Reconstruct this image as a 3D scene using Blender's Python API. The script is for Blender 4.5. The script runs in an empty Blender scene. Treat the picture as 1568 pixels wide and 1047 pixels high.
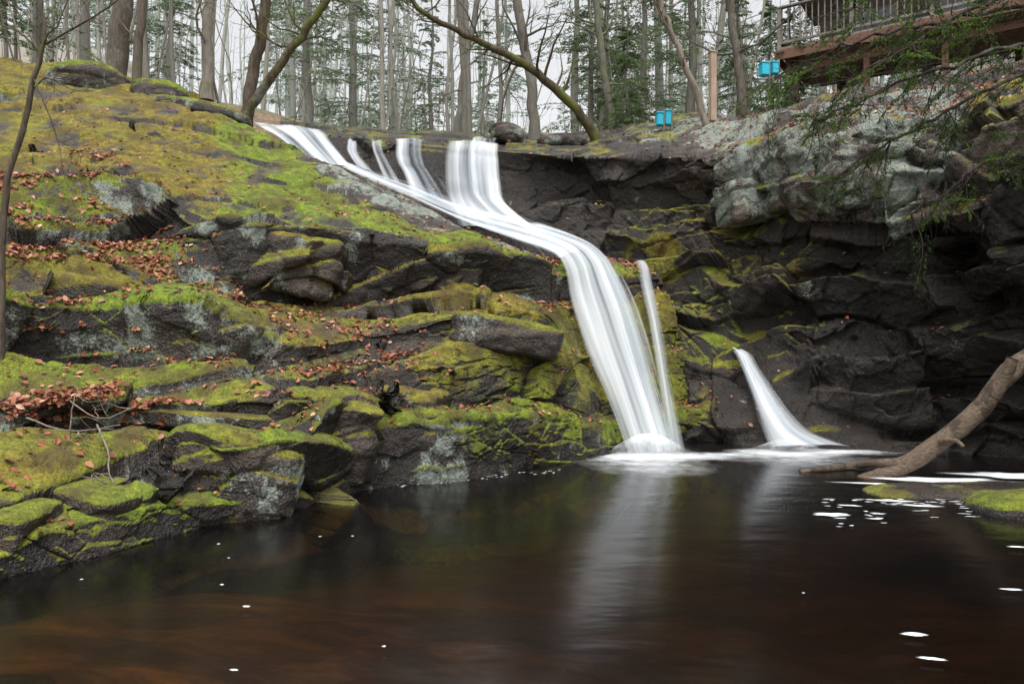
import bpy, math, random
import numpy as np
from mathutils import Vector
rs=np.random.RandomState(7); random.seed(7)
sc=bpy.context.scene
F=1132.0; EYE=1.6
def img_pt(b,e,d):
    """image point: pixel column / row and chosen depth, cast through the camera -> world metres"""
    return np.array([(b-784.0)/F*d, d, EYE+(523.5-e)/F*d])
def onwater(b,e,z=0.0):
    return img_pt(b,e,(EYE-z)*F/(e-523.5))
# ------------------------------------------------------------------ noise
def h3(ix,iy,iz,seed=0):
    h=(ix.astype(np.int64)*374761393+iy.astype(np.int64)*668265263+iz.astype(np.int64)*1440662683+seed*974634777)&0xFFFFFFFF
    h=((h^(h>>13))*1274126177)&0xFFFFFFFF
    h=((h^(h>>15))*2246822519)&0xFFFFFFFF
    h=h^(h>>16)
    return h/4294967295.0
def vn(P,seed=0):
    i=np.floor(P).astype(np.int64); f=P-i; f=f*f*f*(f*(f*6-15)+10)
    x,y,z=i[:,0],i[:,1],i[:,2]; r=0
    for a in(0,1):
        wa=f[:,0] if a else 1-f[:,0]
        for b in(0,1):
            wb=f[:,1] if b else 1-f[:,1]
            for c in(0,1):
                wc=f[:,2] if c else 1-f[:,2]
                r=r+h3(x+a,y+b,z+c,seed)*wa*wb*wc
    return r*2-1
def fbm(P,o=4,seed=0):
    r=0;a=1;t=0
    for k in range(o):
        r=r+a*vn(P*2**k+k*17.3,seed+k); t+=a; a*=.5
    return r/t
def voro(P,seed=0):
    i=np.floor(P).astype(np.int64); n=len(P)
    F1=np.full(n,9.);F2=np.full(n,9.);C=np.zeros((n,3))
    for a in(-1,0,1):
        for b in(-1,0,1):
            for c in(-1,0,1):
                X,Y,Z=i[:,0]+a,i[:,1]+b,i[:,2]+c
                h=h3(X,Y,Z,seed+1); g=h*1021.; g=g-np.floor(g); k=g*977.; k=k-np.floor(k)
                q=np.stack([X+h,Y+g,Z+k],1)
                d=np.sqrt(((P-q)**2).sum(1)); m=d<F1
                F2=np.where(m,F1,np.minimum(F2,d)); F1=np.where(m,d,F1)
                C[m]=q[m]
    I=np.floor(C).astype(np.int64)
    R=np.stack([h3(I[:,0],I[:,1],I[:,2],seed+10+k) for k in range(4)],1)
    return F1,F2,C,R
def sm(a,b,x):
    t=np.clip((x-a)/(b-a),0,1); return t*t*(3-2*t)
def vary(P):
    """slow colour-variation fields stored on the rock meshes (tone, brown, lichen, moss)"""
    return np.stack([.5+.5*fbm(P*1.5,4,101),.5+.45*fbm(P*3.5,4,102),.5+.47*fbm(P*3.2,5,103),.5+.45*fbm(P*2.8,4,104)],1)
# ------------------------------------------------------------------ mesh helpers
def mesh(name,V,Q,mat,smooth=True,mask=None,uv=None,parent=None,fl=None,mask2=None):
    V=np.asarray(V,dtype=np.float32); Q=np.asarray(Q,dtype=np.int32); k=Q.shape[1]
    m=bpy.data.meshes.new(name)
    m.vertices.add(len(V)); m.vertices.foreach_set('co',V.ravel())
    m.loops.add(Q.size); m.loops.foreach_set('vertex_index',Q.ravel())
    m.polygons.add(len(Q)); m.polygons.foreach_set('loop_start',np.arange(0,Q.size,k,dtype=np.int32))
    try: m.polygons.foreach_set('loop_total',np.full(len(Q),k,dtype=np.int32))
    except Exception: pass
    m.update(calc_edges=True)
    m.polygons.foreach_set('use_smooth',np.full(len(m.polygons),smooth))
    for nm,mk in (('mask',mask),('mask2',mask2)):
        if mk is not None:
            a=m.attributes.new(nm,'FLOAT_COLOR','POINT'); a.data.foreach_set('color',np.nan_to_num(np.asarray(mk,dtype=np.float32)).ravel())
    if fl is not None:
        a=m.attributes.new('dens','FLOAT','POINT'); a.data.foreach_set('value',np.asarray(fl,dtype=np.float32).ravel())
    if uv is not None:
        u=m.uv_layers.new(name='UVMap'); u.data.foreach_set('uv',np.asarray(uv,dtype=np.float32)[Q.ravel()].ravel())
    m.materials.append(mat)
    o=bpy.data.objects.new(name,m); sc.collection.objects.link(o)
    if parent: o.parent=parent
    return o
def gridq(nu,nv):
    a=np.arange(nu*nv).reshape(nu,nv)
    return np.stack([a[:-1,:-1].ravel(),a[1:,:-1].ravel(),a[1:,1:].ravel(),a[:-1,1:].ravel()],1)
def gnorm(G):
    du=np.gradient(G,axis=0); dv=np.gradient(G,axis=1)
    n=np.cross(du,dv); n/=np.linalg.norm(n,axis=2,keepdims=True)+1e-9
    return n
def catm(A,t):
    n=len(A); i=np.clip(np.floor(t).astype(int),0,n-2); f=(t-i)
    f=f.reshape(f.shape+(1,)*(A.ndim-1))
    p0=A[np.clip(i-1,0,n-1)];p1=A[i];p2=A[i+1];p3=A[np.clip(i+2,0,n-1)]
    return .5*((2*p1)+(-p0+p2)*f+(2*p0-5*p1+4*p2-p3)*f**2+(-p0+3*p1-3*p2+p3)*f**3)
# ------------------------------------------------------------------ material helper
class M:
    def __init__(s,name):
        s.m=bpy.data.materials.new(name); s.m.use_nodes=True; s.t=s.m.node_tree; s.t.nodes.clear()
        s.out=s.n('ShaderNodeOutputMaterial')
    def n(s,ty,**k):
        x=s.t.nodes.new(ty)
        for a,b in k.items():
            if a.startswith('i_'):
                key=a[2:]; key=int(key) if key.isdigit() else key.replace('_',' ')
                if isinstance(b,bpy.types.NodeSocket): s.t.links.new(b,x.inputs[key])
                else: x.inputs[key].default_value=b
            else: setattr(x,a,b)
        return x
    def l(s,a,b): s.t.links.new(a,b)
    def noise(s,vec,scale,detail=5,rough=.6,dist=0):
        return s.n('ShaderNodeTexNoise',i_Vector=vec,i_Scale=scale,i_Detail=detail,i_Roughness=rough,i_Distortion=dist).outputs['Fac']
    def ramp(s,f,st,interp='LINEAR'):
        r=s.n('ShaderNodeValToRGB',i_Fac=f); e=r.color_ramp; e.interpolation=interp
        while len(e.elements)<len(st): e.elements.new(.5)
        for q,(p,c) in zip(e.elements,st):
            q.position=min(p,1.); q.color=(c[0],c[1],c[2],1) if hasattr(c,'__len__') else (c,c,c,1)
        return r.outputs['Color']
    def mix(s,f,a,b,bt='MIX'):
        x=s.n('ShaderNodeMix',data_type='RGBA',blend_type=bt)
        for i,v in ((0,f),(6,a),(7,b)):
            if isinstance(v,bpy.types.NodeSocket): s.l(v,x.inputs[i])
            elif hasattr(v,'__len__'): x.inputs[i].default_value=(*v,1)
            else: x.inputs[i].default_value=v
        return x.outputs[2]
    def math(s,op,a,b=0.,c=None,clamp=False):
        x=s.n('ShaderNodeMath',operation=op,use_clamp=clamp)
        for i,v in enumerate((a,b,c)):
            if v is None: continue
            if isinstance(v,bpy.types.NodeSocket): s.l(v,x.inputs[i])
            else: x.inputs[i].default_value=v
        return x.outputs[0]
    def step(s,x,a,b):
        return s.n('ShaderNodeMapRange',i_0=x,i_1=a,i_2=b,i_3=0.,i_4=1.).outputs[0]
    def coord(s): return s.n('ShaderNodeNewGeometry').outputs['Position']
    def scaled(s,v,sc_):
        return s.n('ShaderNodeMapping',i_Vector=v,i_Scale=sc_).outputs[0]
    def pale(s,c,P,k=.85,col=(.43,.475,.44)):  # distance haze painted into the colour, growing with world Y
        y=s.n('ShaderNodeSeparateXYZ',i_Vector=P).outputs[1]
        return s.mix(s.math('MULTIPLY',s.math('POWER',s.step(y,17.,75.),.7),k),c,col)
    def pbsdf(s,col,rough,bump=None,bs=.5,bd=.02,spec=.5):
        p=s.n('ShaderNodeBsdfPrincipled')
        for k,v in (('Base Color',col),('Roughness',rough)):
            if isinstance(v,bpy.types.NodeSocket): s.l(v,p.inputs[k])
            else: p.inputs[k].default_value=(*v,1) if hasattr(v,'__len__') else v
        p.inputs['Specular IOR Level'].default_value=spec
        if bump is not None:
            b=s.n('ShaderNodeBump',i_Height=bump,i_Strength=bs,i_Distance=bd); s.l(b.outputs[0],p.inputs['Normal'])
        return p
    def surf(s,x): s.l(x.outputs[0],s.out.inputs['Surface']); return s.m

def rock_mat():
    m=M('wet_mossy_rock'); P=m.coord()
    at=m.n('ShaderNodeAttribute',attribute_name='mask'); sp=m.n('ShaderNodeSeparateColor',i_Color=at.outputs['Color'])
    moss,tint,lich,wet=sp.outputs[0],sp.outputs[1],sp.outputs[2],at.outputs['Alpha']
    a2=m.n('ShaderNodeAttribute',attribute_name='mask2'); s2=m.n('ShaderNodeSeparateColor',i_Color=a2.outputs['Color'])
    n1,nb,nl,nm=s2.outputs[0],s2.outputs[1],s2.outputs[2],a2.outputs['Alpha']
    n2=m.noise(P,8.5,4,.64); n3=m.noise(P,38,3,.7)
    st=m.noise(m.scaled(P,(1.2,1.2,9)),1.2,2,.6,.3)
    rock=m.ramp(n1,[(.3,(.022,.017,.013)),(.5,(.058,.044,.033)),(.65,(.10,.08,.062)),(.8,(.15,.13,.108))])
    rock=m.mix(m.ramp(n2,[(.45,0.),(.7,.7)]),rock,(.11,.066,.037))
    rock=m.mix(m.ramp(st,[(.36,.75),(.52,0.)]),rock,(.014,.011,.0095))
    rock=m.mix(.65,rock,m.ramp(n3,[(.32,.25),(.68,1.8)]),'MULTIPLY')
    lv=m.math('ADD',m.math('MULTIPLY',nl,.6),m.math('ADD',m.math('MULTIPLY',n3,.25),m.math('MULTIPLY',n2,.25)))
    lm=m.math('ADD',lv,m.math('MULTIPLY',lich,.2))
    lmask=m.math('MULTIPLY',m.step(lm,.675,.745),.8)
    lc=m.ramp(m.math('ADD',m.math('MULTIPLY',n2,.5),m.math('MULTIPLY',n3,.5)),[(.36,(.11,.13,.11)),(.5,(.22,.26,.22)),(.64,(.38,.43,.37))])
    wet_shade_col=m.mix(m.math('MULTIPLY',wet,.8),rock,(.011,.0092,.008))  # one dark tone serves both wet rock and painted shade
    wet_shade_col=m.mix(lmask,wet_shade_col,lc)
    mn=m.math('ADD',m.math('MULTIPLY',nm,.75),m.math('ADD',m.math('MULTIPLY',n2,.2),m.math('MULTIPLY',n3,.1)))
    mm=m.math('ADD',mn,m.math('MULTIPLY',moss,.75))
    mmask=m.step(mm,.80,.95)
    mfine=m.math('ADD',m.math('MULTIPLY',n3,.5),m.math('MULTIPLY',n2,.55))
    g=m.ramp(mfine,[(.38,(.035,.054,.007)),(.53,(.13,.178,.013)),(.7,(.27,.33,.022))])
    y=m.ramp(mfine,[(.38,(.052,.037,.010)),(.53,(.165,.128,.015)),(.7,(.31,.258,.03))])
    mc=m.mix(tint,g,y)
    mc=m.mix(m.ramp(nb,[(.44,0.),(.66,.7)]),mc,(.075,.049,.018))
    col=m.mix(mmask,wet_shade_col,mc)
    rr=m.ramp(n2,[(.3,.2),(.7,.5)])
    rough=m.mix(mmask,rr,(.95,.95,.95))
    hb=m.math('ADD',m.math('MULTIPLY',n2,1.2),m.math('MULTIPLY',n3,.8))
    return m.surf(m.pbsdf(col,rough,hb,.85,.05,.5))
ROCK=rock_mat()
def ground_mat():
    m=M('leaf_covered_ground'); P=m.coord(); sx=m.n('ShaderNodeSeparateXYZ',i_Vector=P); z=sx.outputs[2]
    v=m.n('ShaderNodeTexVoronoi',i_Vector=P,i_Scale=11.)
    leaf=m.ramp(m.n('ShaderNodeSeparateColor',i_Color=v.outputs['Color']).outputs[0],[(0,(.05,.026,.014)),(.4,(.12,.06,.032)),(.7,(.18,.1,.055)),(1,(.26,.17,.1))])
    n=m.noise(P,.8,4,.65); leaf=m.mix(m.ramp(n,[(.55,0.),(.68,.8)]),leaf,(.07,.085,.018))
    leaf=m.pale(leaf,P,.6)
    bn=m.noise(m.scaled(P,(.5,1.1,1)),1.8,5,.68,.8)
    bed=m.ramp(bn,[(.32,(.016,.0105,.005)),(.5,(.095,.06,.024)),(.7,(.31,.21,.09))])
    bed=m.mix(m.step(z,-.9,-.4),m.mix(.78,bed,(.016,.0085,.004)),bed)
    c=m.mix(m.step(z,0.,.2),bed,leaf)
    return m.surf(m.pbsdf(c,.85,v.outputs['Distance'],.6,.03,.2))
GROUND=ground_mat()
def bark_mat(name,a,b,moss=.0):
    m=M(name); P=m.coord()
    n=m.noise(m.scaled(P,(9,9,1.6)),2.2,3,.7,.4); c=m.ramp(n,[(.3,a),(.7,b)])
    k=m.noise(P,1.6,3,.7)
    c=m.mix(m.ramp(k,[(.6-moss*.3,0.),(.7-moss*.3,.8)]),c,(.1,.11,.025))
    c=m.mix(m.ramp(k,[(.3,.5),(.42,0.)]),c,(.26,.27,.24))
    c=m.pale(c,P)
    return m.surf(m.pbsdf(c,.9,n,.8,.02,.2))
BARK=bark_mat('bark',(.042,.032,.025),(.15,.12,.092))
BARKM=bark_mat('mossy_bark',(.03,.024,.016),(.11,.09,.05),.4)
BARKP=bark_mat('pale_bark',(.11,.09,.072),(.29,.25,.2))
BARKD=bark_mat('dark_twig_bark',(.02,.015,.012),(.075,.06,.05))
def leaf_mat(name,a,b,tr=.25):
    m=M(name); at=m.n('ShaderNodeAttribute',attribute_name='dens'); P=m.coord()
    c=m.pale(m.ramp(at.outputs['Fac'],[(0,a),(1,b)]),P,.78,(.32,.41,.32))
    p=m.n('ShaderNodeBsdfDiffuse',i_Color=c); t=m.n('ShaderNodeBsdfTranslucent',i_Color=c)
    return m.surf(m.n('ShaderNodeMixShader',i_0=tr,i_1=p.outputs[0],i_2=t.outputs[0]))
NEEDLE=leaf_mat('hemlock_needles',(.03,.065,.022),(.14,.22,.05),.35)
def litter_mat():
    m=M('dead_leaves'); at=m.n('ShaderNodeAttribute',attribute_name='dens')
    c=m.ramp(at.outputs['Fac'],[(0,(.06,.02,.01)),(.35,(.2,.06,.028)),(.65,(.32,.12,.06)),(.85,(.44,.24,.14)),(1,(.55,.4,.28))])
    return m.surf(m.pbsdf(c,.5,spec=.4))
LITTER=litter_mat()
def water_mat():
    m=M('tannin_water'); P=m.coord()
    n=m.math('ADD',m.noise(m.scaled(P,(.8,2.0,1)),1.1,3,.5,.3),m.math('MULTIPLY',m.noise(m.scaled(P,(4,9,1)),1.0,2,.5),.12))
    b=m.n('ShaderNodeBump',i_Height=n,i_Strength=.13,i_Distance=.07)
    g=m.n('ShaderNodeBsdfGlossy',i_Color=(1,1,1,1),i_Roughness=.19,i_Normal=b.outputs[0])
    t=m.n('ShaderNodeBsdfTransparent',i_Color=(.42,.285,.16,1))
    f=m.n('ShaderNodeFresnel',i_IOR=1.42,i_Normal=b.outputs[0])
    return m.surf(m.n('ShaderNodeMixShader',i_0=f.outputs[0],i_1=t.outputs[0],i_2=g.outputs[0]))
WATER=water_mat()
def fall_mat(name,lo,k=1.):
    m=M(name); uv=m.n('ShaderNodeUVMap').outputs[0]; at=m.n('ShaderNodeAttribute',attribute_name='dens').outputs['Fac']
    a=m.noise(m.scaled(uv,(3.4,.2,1)),1.0,1,.5,.12); b=m.noise(m.scaled(uv,(14,.2,1)),1.0,2,.5,.1)
    s_=m.math('ADD',m.math('MULTIPLY',a,.75),m.math('MULTIPLY',b,.25))
    al=m.math('ADD',m.math('MULTIPLY',m.math('SUBTRACT',s_,.5),2.7*k),lo)
    al=m.math('ADD',al,m.math('MULTIPLY',m.math('SUBTRACT',at,1.),lo+.5))
    al=m.math('MINIMUM',m.math('MAXIMUM',al,0.),.96)
    col=m.ramp(s_,[(.36,(.54,.62,.70)),(.6,(.84,.87,.89))])
    bp=m.n('ShaderNodeBump',i_Height=s_,i_Strength=.2,i_Distance=.04)
    d=m.n('ShaderNodeBsdfDiffuse',i_Color=col,i_Normal=bp.outputs[0]); t=m.n('ShaderNodeBsdfTranslucent',i_Color=col)
    w=m.n('ShaderNodeMixShader',i_0=.25,i_1=d.outputs[0],i_2=t.outputs[0])
    tr=m.n('ShaderNodeBsdfTransparent')
    return m.surf(m.n('ShaderNodeMixShader',i_0=al,i_1=tr.outputs[0],i_2=w.outputs[0]))
FALL=fall_mat('silky_falling_water',.68); VEIL=fall_mat('thin_falling_water',.38,1.2)
def foam_mat():
    m=M('foam'); at=m.n('ShaderNodeAttribute',attribute_name='dens').outputs['Fac']; P=m.coord()
    al=m.math('ADD',m.math('MULTIPLY',at,1.1),m.math('MULTIPLY',m.math('SUBTRACT',m.noise(P,4,3,.6),.6),m.step(at,0.,.3)),clamp=True)
    d=m.n('ShaderNodeBsdfDiffuse',i_Color=(.76,.79,.81,1)); tr=m.n('ShaderNodeBsdfTransparent')
    return m.surf(m.n('ShaderNodeMixShader',i_0=al,i_1=tr.outputs[0],i_2=d.outputs[0]))
FOAM=foam_mat()
def plain(name,a,b,scale=(3,3,3),rough=.7):
    m=M(name); n=m.noise(m.scaled(m.n('ShaderNodeTexCoord').outputs['Object'],scale),2,4,.65)
    return m.surf(m.pbsdf(m.ramp(n,[(.3,a),(.7,b)]),rough,n,.3,.01))
# ------------------------------------------------------------------ falling water (left edge, right edge)
def L(*a): return [(img_pt(*p),img_pt(*q)) for p,q in a]
chute=L(((500,254,14.3),(520,242,15.3)),((560,284,13.7),(572,262,14.9)),((620,312,13.2),(634,282,14.8)),((700,352,12.6),(705,308,14.8)),((768,380,12.05),(800,332,14.6)),
 ((826,398,11.65),(874,366,13.6)),((838,406,11.45),(907,386,12.9)))
drop=L(((775,376,12.15),(800,336,14.4)),((822,393,11.65),(878,366,13.5)),((832,412,11.3),(926,395,12.9)),((838,470,11.1),(964,438,12.4)),((860,535,10.9),(992,505,12.0)),((900,612,10.7),(1016,595,11.6)),((936,700,10.5),(1048,697,11.1)))
upper=L(((674,220,16.6),(774,226,16.6)),((678,223,15.35),(770,231,15.25)),((674,240,15.1),(772,250,15.0)),((674,275,14.95),(776,285,14.85)),((680,312,14.8),(788,320,14.6)),((690,350,13.9),(850,368,13.9)))
midc=L(((592,222,16.4),(660,224,16.4)),((596,226,15.4),(658,229,15.4)),((594,245,15.1),(662,255,15.1)),((604,270,14.9),(672,275,14.9)),((608,304,14.2),(705,320,14.1)))
leftc=L(((366,190,17.2),(505,204,16.6)),((376,196,16.4),(512,209,15.9)),((390,203,15.8),(518,214,15.5)),((415,215,15.3),(524,228,15.2)),((455,246,14.7),(548,262,14.6)))
tier=L(((526,214,16.2),(554,215,16.2)),((525,226,15.45),(555,226,15.4)),((522,240,15.1),(560,246,15.1)),((528,260,14.6),(585,274,14.5)))
tier2=L(((564,216,16.2),(592,217,16.2)),((565,224,15.5),(590,224,15.45)),((570,246,15.2),(598,250,15.2)),((583,279,14.6),(618,288,14.5)))
spill=L(((800,372,12.9),(822,372,13.)),((828,398,11.35),(856,402,11.4)),((830,430,11.1),(866,430,11.15)),((834,470,11.0),(880,475,11.0)),((846,540,10.8),(902,550,10.8)))
side=L(((958,404,13.4),(990,406,13.5)),((966,412,12.75),(998,414,12.85)),((968,440,12.5),(1006,440,12.6)),((982,500,12.1),(1018,505,12.2)),((998,590,11.7),(1032,595,11.8)),((1006,697,11.1),(1056,695,11.25)))
small=L(((1098,541,13.1),(1146,541,13.2)),((1106,546,12.2),(1158,548,12.4)),((1116,570,11.9),(1174,574,12.1)),((1126,605,11.55),(1200,607,11.75)),((1134,640,11.15),(1228,640,11.35)),((1138,672,10.9),(1272,672,11.05)),((1130,696,10.7),(1345,695,10.8)))
streams=[chute,drop,upper,midc,leftc,side,small]
WP=[]
for s_ in streams:
    for i in range(len(s_)-1):
        for t in(0,.5):
            for u in(0,.5,1):
                WP.append((s_[i][0]*(1-t)+s_[i+1][0]*t)*(1-u)+(s_[i][1]*(1-t)+s_[i+1][1]*t)*u)
WP=np.array(WP)
def wdist(G,st=6):
    a=np.unique(np.r_[np.arange(0,G.shape[0],st),G.shape[0]-1]); b=np.unique(np.r_[np.arange(0,G.shape[1],st),G.shape[1]-1])
    S=G[np.ix_(a,b)]; P=S.reshape(-1,3); d=np.full(len(P),99.)
    for w in WP: d=np.minimum(d,((P-w)**2).sum(1))
    d=np.sqrt(d).reshape(len(a),len(b))
    t=np.stack([np.interp(np.arange(G.shape[1]),b,r) for r in d])
    return np.stack([np.interp(np.arange(G.shape[0]),a,t[:,j]) for j in range(t.shape[1])],1).ravel()
# ------------------------------------------------------------------ rock displacement
def rot(ax,ay):
    cx,sx=math.cos(ax),math.sin(ax);cy,sy=math.cos(ay),math.sin(ay)
    return np.array([[1,0,0],[0,cx,-sx],[0,sx,cx]])@np.array([[cy,0,sy],[0,1,0],[-sy,0,cy]])
def saw(h):
    f=h-np.floor(h); return np.where(f<.82,f/.82,(1-f)/.18)
def rockdisp(P,seed,Rm,big=1.,bl=(1.5,1.5,.8),bed=1.,s2=(.6,.6,.3),ang=1.,wp=.08,bs=.85):
    w=np.stack([fbm(P*1.1+9,2,3),fbm(P*1.1+40,2,4),fbm(P*1.1+70,2,5)],1)
    Q=P@Rm.T+wp*w
    r=.16*fbm(P*.7,3,seed)*big
    F1,F2,C,R=voro(Q/np.array(bl),seed)
    off=(Q/np.array(bl)-C)
    r+=big*(.30*(R[:,0]-.5)+.34*(off*(R[:,1:4]-.5)).sum(1))-.045*np.exp(-(F2-F1)/.03)
    hz_=Q[:,2]/bs+.5*R[:,3]+.5*vn(Q*np.array([.35,.35,.5])+3,seed+21)
    r+=bed*.30*(saw(hz_)-.5)*(.5+R[:,1])
    s2=np.array(s2)
    F1,F2,C,R=voro(Q/s2,seed+50); off=Q/s2-C
    r+=ang*(.06*(R[:,0]-.5)+.13*(off*(R[:,1:4]-.5)).sum(1)-.016*np.exp(-(F2-F1)/.04))
    s3=s2*.38; F1,F2,C,R=voro(Q/s3,seed+90); off=Q/s3-C
    r+=ang*(.014*(R[:,0]-.5)+.045*(off*(R[:,1:4]-.5)).sum(1))
    r+=.028*fbm(P*3.2,4,seed+8)
    return r
RL=rot(math.radians(14),math.radians(11))
RR=rot(math.radians(4),math.radians(-6))
def patch(cols,nu,nv,warp=(.16,.16),seed=1):
    A=np.array([[img_pt(*p) for p in c] for c in cols]); nc,nr=A.shape[:2]
    U,Vv=np.meshgrid(np.linspace(0,nc-1,nu),np.linspace(0,nr-1,nv),indexing='ij')
    q=np.stack([U.ravel()*.9,Vv.ravel()*.7,np.full(U.size,seed*3.3)],1)
    U2=np.clip(U+warp[0]*fbm(q*1.7,3,seed).reshape(U.shape)*2,0,nc-1)
    V2=np.clip(Vv+warp[1]*fbm(q*1.9+50,3,seed+3).reshape(U.shape)*2,0,nr-1)
    B=catm(A,U2.ravel())
    v=V2.ravel(); i=np.clip(np.floor(v).astype(int),0,nr-2); f=(v-i)[:,None]
    idx=np.arange(len(v)); G=B[idx,i]*(1-f)+B[idx,i+1]*f
    return G.reshape(nu,nv,3),U2,V2
def cc(b,rows):
    return [(r[0],r[1],r[2]) if len(r)==3 else (b,r[0],r[1]) for r in rows]
def addrows(c):
    b,e,d=c[0]; foot=(b,523.5+(EYE+1.0)*F/(d+.25),d+.25)
    b2,e2,d2=c[-1]; z=EYE+(523.5-e2)/F*d2-2.2; tail=(b2,523.5-(z-EYE)*F/(d2+1.2),d2+1.2)
    return [foot]+c+[tail]
lc=[
 cc(-700,[(1100,3.3),(950,3.5),(760,4.6),(700,4.7),(620,5.6),(520,5.8),(390,6.8),(260,8.5),(160,11),(60,15),(20,22)]),
 cc(-300,[(960,4.15),(850,4.3),(700,5.5),(660,5.6),(590,6.5),(500,6.7),(400,7.6),(290,9.3),(200,11.5),(110,15),(60,22)]),
 cc(0,[(880,5.07),(765,5.2),(650,6.5),(620,6.55),(560,7.3),(470,7.5),(400,8.3),(290,10.2),(215,12),(140,15),(95,22)]),
 cc(150,[(850,5.54),(755,5.7),(660,6.9),(615,6.95),(575,8.0),(480,8.15),(400,9.3),(250,11.3),(205,12.6),(145,15),(110,22)]),
 cc(300,[(810,6.31),(690,6.45),(665,7.3),(618,7.35),(585,8.1),(475,8.25),(460,9.4),(325,9.8),(270,11.8),(168,15),(150,20)]),
 cc(440,[(785,6.91),(665,7.0),(640,7.4),(600,7.5),(560,8.6),(530,8.7),(475,10.0),(345,10.0),(295,12),(225,14.6),(235,16)]),
 cc(570,[(745,8.16),(598,8.15),(590,8.6),(570,8.7),(530,9.6),(512,9.65),(475,10.5),(355,10.3),(330,11.6),(286,13),(283,14.4)]),
 cc(700,[(735,8.54),(640,8.55),(620,8.9),(560,9.1),(510,9.5),(480,9.6),(468,10.7),(382,10.5),(366,11.5),(344,12.5),(347,13.2)]),
 cc(830,[(712,9.58),(640,9.55),(600,9.75),(560,9.95),(520,10.3),(482,10.45),(468,11.1),(400,11.0),(397,11.5),(393,12),(393,12.6)]),
 cc(0,[(915,703,10.1),(905,650,10.2),(890,610,10.4),(878,570,10.6),(868,530,10.8),(858,495,11.05),(850,465,11.25),(845,422,11.35),(852,405,11.7),(860,400,12.1),(866,396,12.6)]),
 cc(0,[(958,696,10.75),(948,650,10.9),(935,610,11.05),(915,570,11.2),(900,535,11.35),(888,500,11.5),(880,465,11.65),(874,425,11.8),(884,408,12.1),(890,402,12.5),(895,398,13.0)]),
 cc(0,[(1035,688,11.4),(1030,640,11.6),(1020,600,11.85),(1008,560,12.1),(998,520,12.3),(988,490,12.5),(978,460,12.7),(968,424,12.9),(950,412,13.1),(940,405,13.4),(930,402,13.9)]),
 cc(0,[(1062,684,11.9),(1056,640,12.1),(1050,600,12.3),(1045,560,12.5),(1040,520,12.7),(1030,480,12.9),(1020,450,13.0),(1008,418,13.1),(985,412,13.3),(970,408,13.6),(960,408,14.1)]),
]
lc=[addrows(c) for c in lc]
nu,nv=900,680
G,U,V=patch(lc,nu,nv,seed=2)
N0=gnorm(G)
if N0[...,1].mean()>0: N0=-N0
P=G.reshape(-1,3); n=N0.reshape(-1,3)
u=U.ravel(); v=V.ravel()
colpx=np.array([-700,-300,0,150,300,440,570,700,830,900,950,1030,1055.]); px=np.interp(u,np.arange(13),colpx)
slab=sm(8.0,8.5,v)*sm(11.8,11.,v)*sm(-100,50,px)
wd=wdist(G)
amp=(1-.6*slab)*(.08+.82*sm(.1,.7,wd))
ds=rockdisp(P,11,RL,bed=.9,bl=(2.4,2.4,1.0),ang=.55,bs=1.0)
dirn=n.copy(); dirn[:,2]*=.6; dirn/=np.linalg.norm(dirn,axis=1,keepdims=True)+1e-6
P2=P+dirn*(ds*amp)[:,None]
P2=P2+n*(slab*(.12*fbm(P*1.5,4,61)))[:,None]
Gd=P2.reshape(nu,nv,3); N1=gnorm(Gd)
if N1[...,1].mean()>0: N1=-N1
n1=N1.reshape(-1,3); nz=n1[:,2]
lf=fbm(P*.7,3,77)
region=.95+.0*px
region=np.where((v>8.3)&(v<11.5)&(px<560),1.12,region)
greyrock=sm(0,1,(px-430)/120)*sm(9.1,9.5,v); region=region*(1-.95*greyrock)
mound=sm(600,700,px)*sm(7.3,6.8,v)
region=region+mound*.2
upw=sm(.12,.55,nz); upw=np.maximum(upw,mound*.72*sm(-.3,.15,nz)*sm(1.0,1.6,v)); upw=np.maximum(upw,.25*sm(.0,.3,lf))
moss=np.clip(region*upw+.22*lf,0,1)
cliffband=sm(6.9,7.2,v)*sm(8.1,7.9,v)*sm(200,330,px); moss*=1-.7*cliffband*sm(.75,.4,nz)
lowface=sm(2.5,2.1,v)*sm(330,420,px)*sm(700,630,px)*sm(.7,.35,nz); moss*=1-.6*lowface
flatrock=sm(2.6,3.,v)*sm(7.3,6.8,v)*sm(380,430,px)*sm(660,620,px); moss*=1-.35*flatrock
leafy=(sm(.45,.8,nz))*((sm(7.0,7.3,v)*sm(8.4,8.0,v)*sm(270,180,px))+sm(2.9,3.2,v)*sm(4.3,4.0,v)*sm(330,200,px)+.7*sm(5,5.3,v)*sm(6.2,5.8,v)*sm(300,200,px)+.5*sm(6.8,7.1,v)*sm(7.9,7.5,v)*sm(420,330,px)+.05*flatrock)
leafy=np.clip(leafy,0,1)*sm(-.25,.25,fbm(P*1.6,3,31)+.15)
moss*=1-.5*leafy
P2=P2+n1*(moss*(.02+.03*fbm(P*4,2,66)))[:,None]
tn=.8*fbm(P*1.1,3,91)
tint=np.clip(.5+.6*lf,0,1); tint=np.where((v>8)&(px<330),.98,tint); tint=np.where((v>8)&(px>=330),.98-1.15*sm(310,370,px),tint)
tint=np.clip(np.where(v<2.2,tint*.3,tint)+tn,0,1)
lich=np.clip(.2+.8*fbm(P*.5+8,2,5),0,1)*sm(8.2,7.9,v)
lich=np.where((px>200)&(px<430)&(v>3.5)&(v<6.5),.6,lich)
lich=np.maximum(lich,greyrock*.9)
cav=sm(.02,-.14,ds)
wet=np.clip(1-sm(.2,1.0,wd),0,1)*.9+sm(.55,.1,P2[:,2])+.8*cliffband+.6*sm(.5,0,nz)+.7*cav+.5*lowface  # damp near the water, plus shade painted into crevices and steep faces
wet=np.clip(wet,0,1)*(1-.9*greyrock)
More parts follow.
